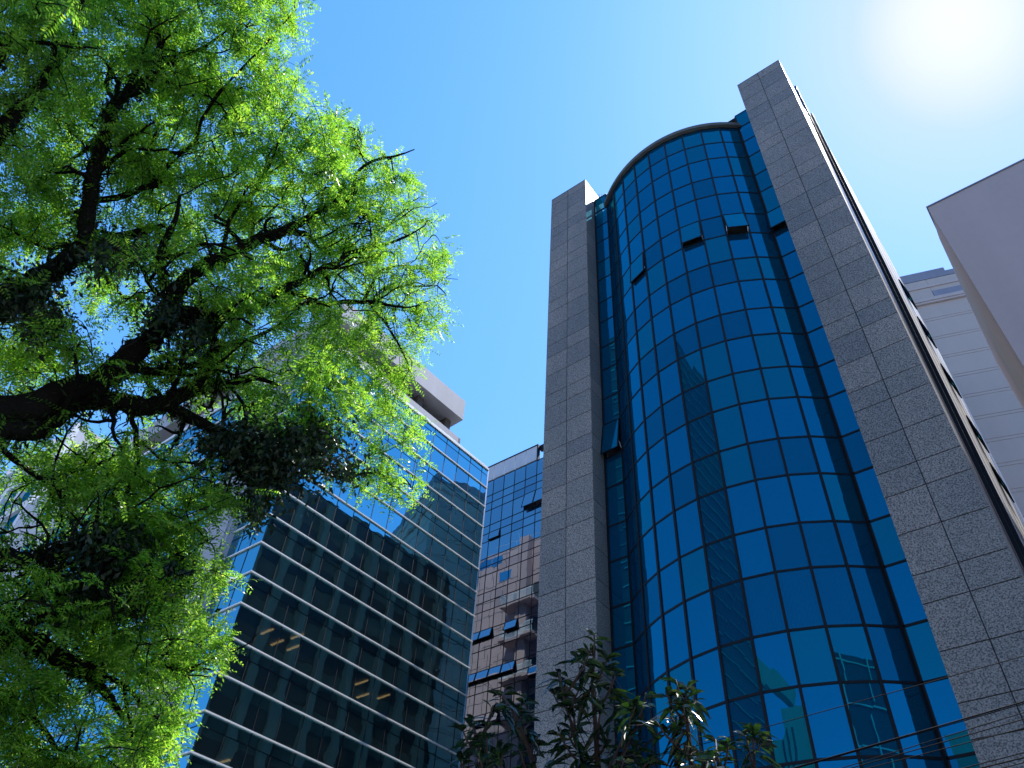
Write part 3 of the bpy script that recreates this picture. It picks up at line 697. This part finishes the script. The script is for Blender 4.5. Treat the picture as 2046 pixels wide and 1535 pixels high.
class Foliage:
    def __init__(s): s.V = []; s.n = 0
    def add(s, quads): s.V.append(quads.reshape(-1, 4, 3)); s.n += len(s.V[-1])
    def build(s, name, mat, parent=None, extra=None):
        V = np.concatenate(s.V); n = len(V); me = bpy.data.meshes.new(name)
        me.vertices.add(n*4); me.vertices.foreach_set('co', V.astype(np.float32).ravel())
        me.loops.add(n*4); me.loops.foreach_set('vertex_index', np.arange(n*4, dtype=np.int32))
        me.polygons.add(n); me.polygons.foreach_set('loop_start', np.arange(0, n*4, 4, dtype=np.int32)); me.polygons.foreach_set('loop_total', np.full(n, 4, np.int32))
        me.materials.append(mat); me.update(calc_edges=True); o = bpy.data.objects.new(name, me); COL.objects.link(o)
        if parent: o.parent = parent
        return o
def unit(v): return v/(np.linalg.norm(v, axis=-1, keepdims=True)+1e-9)
def pinnate(p, d, length, pairs, ll, lw):
    """one feather leaf: drooping rachis with paired leaflets"""
    d = unit(d); side = unit(np.cross(d, [0, 0, 1])+rng.normal(0, .35, 3)); t = np.linspace(.12, 1, pairs)
    droop = np.array([0, 0, -1])*length*.22
    c = p+d*length*t[:, None]+droop*(t**2)[:, None]
    tang = unit(d*length+2*droop*t[:, None]); out = []
    taper = np.sin(np.pi*np.clip(t*.8+.12, 0, 1))[:, None]*.6+.45
    for sg in (-1, 1):
        ax = unit(side*sg+tang*.45+rng.normal(0, .16, (pairs, 3))+np.array([0, 0, -.18]))
        w_ = unit(np.cross(ax, np.cross(side, tang)+rng.normal(0, .5, (pairs, 3))))*lw*.5
        A0 = c; B = c+ax*ll*taper
        m1 = c+ax*ll*.45*taper+w_; m2 = c+ax*ll*.45*taper-w_
        out.append(np.stack([A0, m1, B, m2], 1))
    return np.concatenate(out)
fol = Foliage(); tw = MB()
SKv = SK[SK[:, 3] < 46]
THICK = SK[SK[:, 3] > 17]; NET = SKv[:, :7].copy(); pts2 = []
for poly, N in ((P1, 1850), (P2, 860)):
    xsP = [p[0] for p in poly]; ysP = [p[1] for p in poly]; k = 0
    while k < N:
        x = rng.uniform(min(xsP), max(xsP)); y = rng.uniform(min(ysP), max(ysP))
        if not inpoly(x, y, poly) or rng.random() > dens(x, y): continue
        near = THICK[((THICK[:, 0]-x)**2+(THICK[:, 1]-y)**2) < (THICK[:, 3]*.9+8)**2]
        if len(near) and rng.random() < .72: continue
        k += 1; dd = (SKv[:, 0]-x)**2+(SKv[:, 1]-y)**2; j = int(np.argmin(dd))
        pts2.append((dd[j], x, y, max(SKv[j, 2]+rng.normal(0, .26)+.22, 4.6)))
pts2.sort()
for (_, x, y, d) in pts2:
    P = at(x, y, d); dd = ((NET[:, 4:7]-P)**2).sum(1)+rng.uniform(0, .012, len(NET)); j = int(np.argmin(dd)); a = NET[j, 4:7]
    mid = (a+P)/2+np.array([rng.normal(0, .04), rng.normal(0, .04), .04+rng.normal(0, .03)])
    t_ = np.linspace(0, 1, 6)[:, None]; cv = (1-t_)**2*a+2*t_*(1-t_)*mid+t_**2*P
    dirn = unit(cv[-1]-cv[-2]); ext = P+dirn*rng.uniform(.05, .14)+np.array([0, 0, -.012])
    cv = np.vstack([cv, ext]); tw.tube(list(cv), list(np.linspace(.006 if NET[j, 3] > 1 else .0038, .0017, 7)), 3)
    NET = np.vstack([NET, [x, y, d, .5, *P]])
    for q in range(rng.integers(6, 10)):
        f_ = rng.uniform(.35, 1.0)*6; i0 = min(int(f_), 5); pp = cv[i0]+(cv[i0+1]-cv[i0])*(f_-i0)
        dr = dirn*.4+unit(rng.normal(0, 1, 3))*.9; dr[2] = dr[2]*.7-.03
        fol.add(pinnate(pp, dr, rng.uniform(.11, .20), int(rng.integers(8, 11)), rng.uniform(.026, .038), rng.uniform(.009, .013)))
LEAF = leafmat('feather_leaf', [(0, (.06, .17, .018)), (.4, (.11, .27, .03)), (.8, (.17, .35, .045)), (1, (.27, .41, .07))], (2.2, 2.0, 1.1), mixf=.62, rough=.35, spec=.5)
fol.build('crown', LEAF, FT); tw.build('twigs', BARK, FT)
# fern-like fringe on the thick limbs
fr_ = Foliage()
big = SK[SK[:, 3] > 15]
for k in range(9000):
    s0 = big[rng.integers(len(big))]; r = s0[3]/2*s0[2]/F; o_ = unit(rng.normal(0, 1, 3)); p = s0[4:7]+rng.normal(0, .03, 3)+o_*r*.8
    d = unit(o_+rng.normal(0, .35, 3)+np.array([0, 0, -.15])); ln = rng.uniform(.03, .075); w_ = unit(np.cross(d, rng.normal(0, 1, 3)))*.007
    fr_.add(np.array([[p, p+d*ln*.5+w_, p+d*ln, p+d*ln*.5-w_]]))
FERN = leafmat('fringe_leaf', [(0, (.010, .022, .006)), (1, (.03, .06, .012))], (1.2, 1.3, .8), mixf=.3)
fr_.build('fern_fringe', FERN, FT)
# epiphyte clumps
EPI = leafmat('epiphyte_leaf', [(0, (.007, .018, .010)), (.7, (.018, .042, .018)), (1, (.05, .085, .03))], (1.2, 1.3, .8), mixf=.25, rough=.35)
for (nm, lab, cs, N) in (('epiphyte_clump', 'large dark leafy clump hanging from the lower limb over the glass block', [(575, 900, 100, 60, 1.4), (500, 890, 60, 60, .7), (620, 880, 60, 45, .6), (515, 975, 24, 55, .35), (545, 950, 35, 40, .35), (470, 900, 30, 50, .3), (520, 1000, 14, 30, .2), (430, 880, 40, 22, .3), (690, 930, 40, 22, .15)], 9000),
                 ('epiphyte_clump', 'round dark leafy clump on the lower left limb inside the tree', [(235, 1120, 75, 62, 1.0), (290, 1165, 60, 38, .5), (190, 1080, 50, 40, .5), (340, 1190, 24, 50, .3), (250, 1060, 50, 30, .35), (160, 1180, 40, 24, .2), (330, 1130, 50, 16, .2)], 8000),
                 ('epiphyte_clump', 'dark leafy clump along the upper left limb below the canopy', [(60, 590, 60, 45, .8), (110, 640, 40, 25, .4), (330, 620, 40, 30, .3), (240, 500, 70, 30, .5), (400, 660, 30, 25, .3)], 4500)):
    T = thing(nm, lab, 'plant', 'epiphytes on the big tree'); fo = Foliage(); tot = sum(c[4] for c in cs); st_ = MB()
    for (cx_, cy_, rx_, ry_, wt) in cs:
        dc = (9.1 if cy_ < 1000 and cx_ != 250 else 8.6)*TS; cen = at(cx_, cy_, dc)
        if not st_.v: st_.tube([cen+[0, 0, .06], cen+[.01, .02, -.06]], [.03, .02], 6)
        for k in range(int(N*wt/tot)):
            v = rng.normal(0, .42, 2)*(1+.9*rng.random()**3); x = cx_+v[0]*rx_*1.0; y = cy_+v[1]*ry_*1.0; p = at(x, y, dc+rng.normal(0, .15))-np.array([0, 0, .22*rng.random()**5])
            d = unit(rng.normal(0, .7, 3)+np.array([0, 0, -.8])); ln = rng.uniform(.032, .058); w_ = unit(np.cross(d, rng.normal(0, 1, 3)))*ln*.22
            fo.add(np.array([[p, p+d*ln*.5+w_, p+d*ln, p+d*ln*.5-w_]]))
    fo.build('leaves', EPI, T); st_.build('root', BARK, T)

# ================================================================= BROADLEAF SHRUB TREES (bottom)
STEM = plain('reddish_stem', (.06, .032, .024), .8, .3, 3, streak=False)
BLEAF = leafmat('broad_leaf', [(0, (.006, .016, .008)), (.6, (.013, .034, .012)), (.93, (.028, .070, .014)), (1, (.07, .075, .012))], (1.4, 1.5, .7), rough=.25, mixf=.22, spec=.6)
def blade(p, d, ln, wd):
    """long curved leaf, four quads folded along the midrib"""
    d = unit(d); s_ = unit(np.cross(d, rng.normal(0, .5, 3)+np.array([0, 0, 1]))); up = np.cross(s_, d); t = np.array([0, .35, .7, 1.0]); wv = np.array([.12, 1, .78, .03])*wd/2
    c = p+d*ln*t[:, None]-np.array([0, 0, 1])*ln*.38*(t**2)[:, None]; q = []
    for i in range(3):
        for sg in (-1, 1):
            a = c[i]+s_*sg*wv[i]+up*wv[i]*.35; b = c[i+1]+s_*sg*wv[i+1]+up*wv[i+1]*.35; q.append([c[i], a, b, c[i+1]] if sg > 0 else [c[i+1], b, a, c[i]])
    return np.array(q)
def shrub(label, dist, stems, tips, fill, nfill):
    T = thing('broadleaf_tree', label, 'small tree', 'glossy broadleaf small trees at the bottom'); sm = MB(); lf = Foliage(); sk_ = []
    for st in stems:
        pts = [at(x, y, dist+dz) for (x, y, dz, wd) in st]; rad = [wd/2*dist/F for (_, _, _, wd) in st]
        foot = np.array([pts[0][0], pts[0][1], 0]); pts = [foot, foot*.5+pts[0]*.5]+pts; rad = [rad[0]*1.5, rad[0]*1.2]+rad
        sm.tube(pts, rad, 7)
        for i in range(2, len(pts)-1):
            for f_ in (0, .33, .66): sk_.append(pts[i]*(1-f_)+pts[i+1]*f_)
        sk_.append(pts[-1])
    sk_ = np.array(sk_)
    allt = [(x, y, 1.0) for (x, y) in tips]
    for _ in range(nfill):
        x0, x1, y0, y1 = fill; allt.append((rng.uniform(x0, x1), rng.uniform(y0, y1)**1.0, .8))
    for (x, y, sc) in allt:
        P = at(x, y, dist+rng.normal(0, .42)); j = int(np.argmin(((sk_-P)**2).sum(1)+np.maximum(0, sk_[:, 2]-P[2]+.16)*3)); a = sk_[j]
        mid = (a+P)/2+np.array([0, 0, -.12]); t_ = np.linspace(0, 1, 5)[:, None]; cv = (1-t_)**2*a+2*t_*(1-t_)*mid+t_**2*P
        sm.tube(list(cv), list(np.linspace(.018, .008, 5)), 5); dr = unit(cv[-1]-cv[-2])
        for k in range(int(rng.integers(11, 17)*sc)):
            f_ = rng.random()**1.6; pp = P-dr*f_*.44; th = rng.uniform(0, 2*math.pi)
            hd = np.array([math.cos(th), math.sin(th), .9-1.5*f_-rng.uniform(0, .5)])
            lf.add(blade(pp, hd, rng.uniform(.19, .35)*(1-.35*(f_ < .12)), rng.uniform(.050, .080)))
        for k in range(3):
            b_ = P-dr*rng.uniform(.15, .8); e_ = b_+rng.normal(0, .16, 3); sm.tube([b_, (b_+e_)/2+rng.normal(0, .03, 3), e_], [.005, .0035, .0025], 3)
    sm.build('stem', STEM, T, smooth=True); lf.build('foliage', BLEAF, T)
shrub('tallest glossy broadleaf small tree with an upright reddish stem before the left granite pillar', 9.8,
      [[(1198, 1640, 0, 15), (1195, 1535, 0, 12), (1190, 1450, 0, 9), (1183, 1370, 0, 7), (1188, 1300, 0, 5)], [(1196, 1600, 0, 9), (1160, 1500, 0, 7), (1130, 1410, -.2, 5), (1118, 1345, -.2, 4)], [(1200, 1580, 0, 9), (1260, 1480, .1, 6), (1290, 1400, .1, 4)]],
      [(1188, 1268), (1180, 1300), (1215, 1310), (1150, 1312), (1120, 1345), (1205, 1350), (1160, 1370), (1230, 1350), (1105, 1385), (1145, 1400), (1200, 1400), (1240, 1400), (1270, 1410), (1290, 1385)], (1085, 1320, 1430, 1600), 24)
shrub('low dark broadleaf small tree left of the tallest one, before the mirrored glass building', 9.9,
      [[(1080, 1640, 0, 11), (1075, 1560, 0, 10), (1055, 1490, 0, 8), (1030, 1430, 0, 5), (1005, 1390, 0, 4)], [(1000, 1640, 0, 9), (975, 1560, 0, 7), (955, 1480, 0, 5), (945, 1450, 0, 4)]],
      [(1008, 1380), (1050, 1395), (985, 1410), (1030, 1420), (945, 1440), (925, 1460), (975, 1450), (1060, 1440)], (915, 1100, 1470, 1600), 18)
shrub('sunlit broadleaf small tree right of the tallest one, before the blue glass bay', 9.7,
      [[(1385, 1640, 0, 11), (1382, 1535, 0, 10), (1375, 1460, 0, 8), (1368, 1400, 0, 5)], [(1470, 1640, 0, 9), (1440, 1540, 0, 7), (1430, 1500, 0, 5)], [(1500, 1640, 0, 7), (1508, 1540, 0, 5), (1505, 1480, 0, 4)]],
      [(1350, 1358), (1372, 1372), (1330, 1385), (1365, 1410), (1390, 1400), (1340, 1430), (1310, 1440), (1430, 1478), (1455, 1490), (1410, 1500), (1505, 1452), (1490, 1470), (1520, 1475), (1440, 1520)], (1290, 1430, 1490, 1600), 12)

# ================================================================= OVERHEAD CABLES
CAB = plain('cable_sheath', (.008, .008, .010), .8, .1, spec=.1)
def cpt(p): return atY(p[0], p[1], 9.0)
cabs = [((1520, 1455.6), (2046, 1311), .009, 'topmost thin cable crossing the blue bay and the right pillar'),
        ((1585, 1535), (2046, 1402), .016, 'thick cable, second from the top at the lower right'),
        ((1592, 1535), (2046, 1406), .009, 'thin cable just beneath the thick one at the lower right'),
        ((1681, 1535), (2046, 1424), .009, 'thin cable in the middle of the bundle crossing the right pillar'),
        ((1700, 1535), (2046, 1437), .010, 'cable below the middle of the bundle crossing the right pillar'),
        ((1735, 1535), (2046, 1455), .009, 'fourth cable from the bottom at the lower right corner'),
        ((1925, 1535), (2046, 1504), .010, 'third cable from the bottom at the lower right corner'),
        ((1959, 1535), (2046, 1514), .013, 'thick cable second from the bottom in the lower right corner'),
        ((1985, 1540), (2046, 1524), .009, 'lowest thin cable in the very lower right corner')]
POLES = []
for (xp, lab) in ((26, 'concrete utility pole carrying the cables, right of the view'), (-30, 'concrete utility pole carrying the cables, left of the view')):
    T = thing('utility_pole', lab, 'utility pole'); m = MB(); m.tube([(xp, 9.0, 0), (xp, 9.0, 9)], [.2, .13], 10); m.build('pole', CONC, T)
    m = MB(); m.box(xp-.06, xp+.06, 8.2, 9.8, 6.4, 6.52); m.build('crossarm', CORE, T)
for (a, b, r, lab) in cabs:
    A_, B_ = cpt(a), cpt(b); t_ = np.linspace(-9.5, 10.5, 60); pts = []
    dv = (B_-A_)/(B_[0]-A_[0])
    for xx in np.linspace(-29.8, 25.8, 60):
        p = A_+dv*(xx-A_[0]); u = xx-(A_[0]+B_[0])/2; hw = (B_[0]-A_[0])/2
        p[2] += .0011*(u*u-hw*hw)-dv[2]*0; 
        pts.append(p)
    m = MB(); m.tube(pts, [r*.5]*60, 6); o = m.build('overhead_cable', CAB); tag(o, lab, 'cable', 'cables strung across the lower right')
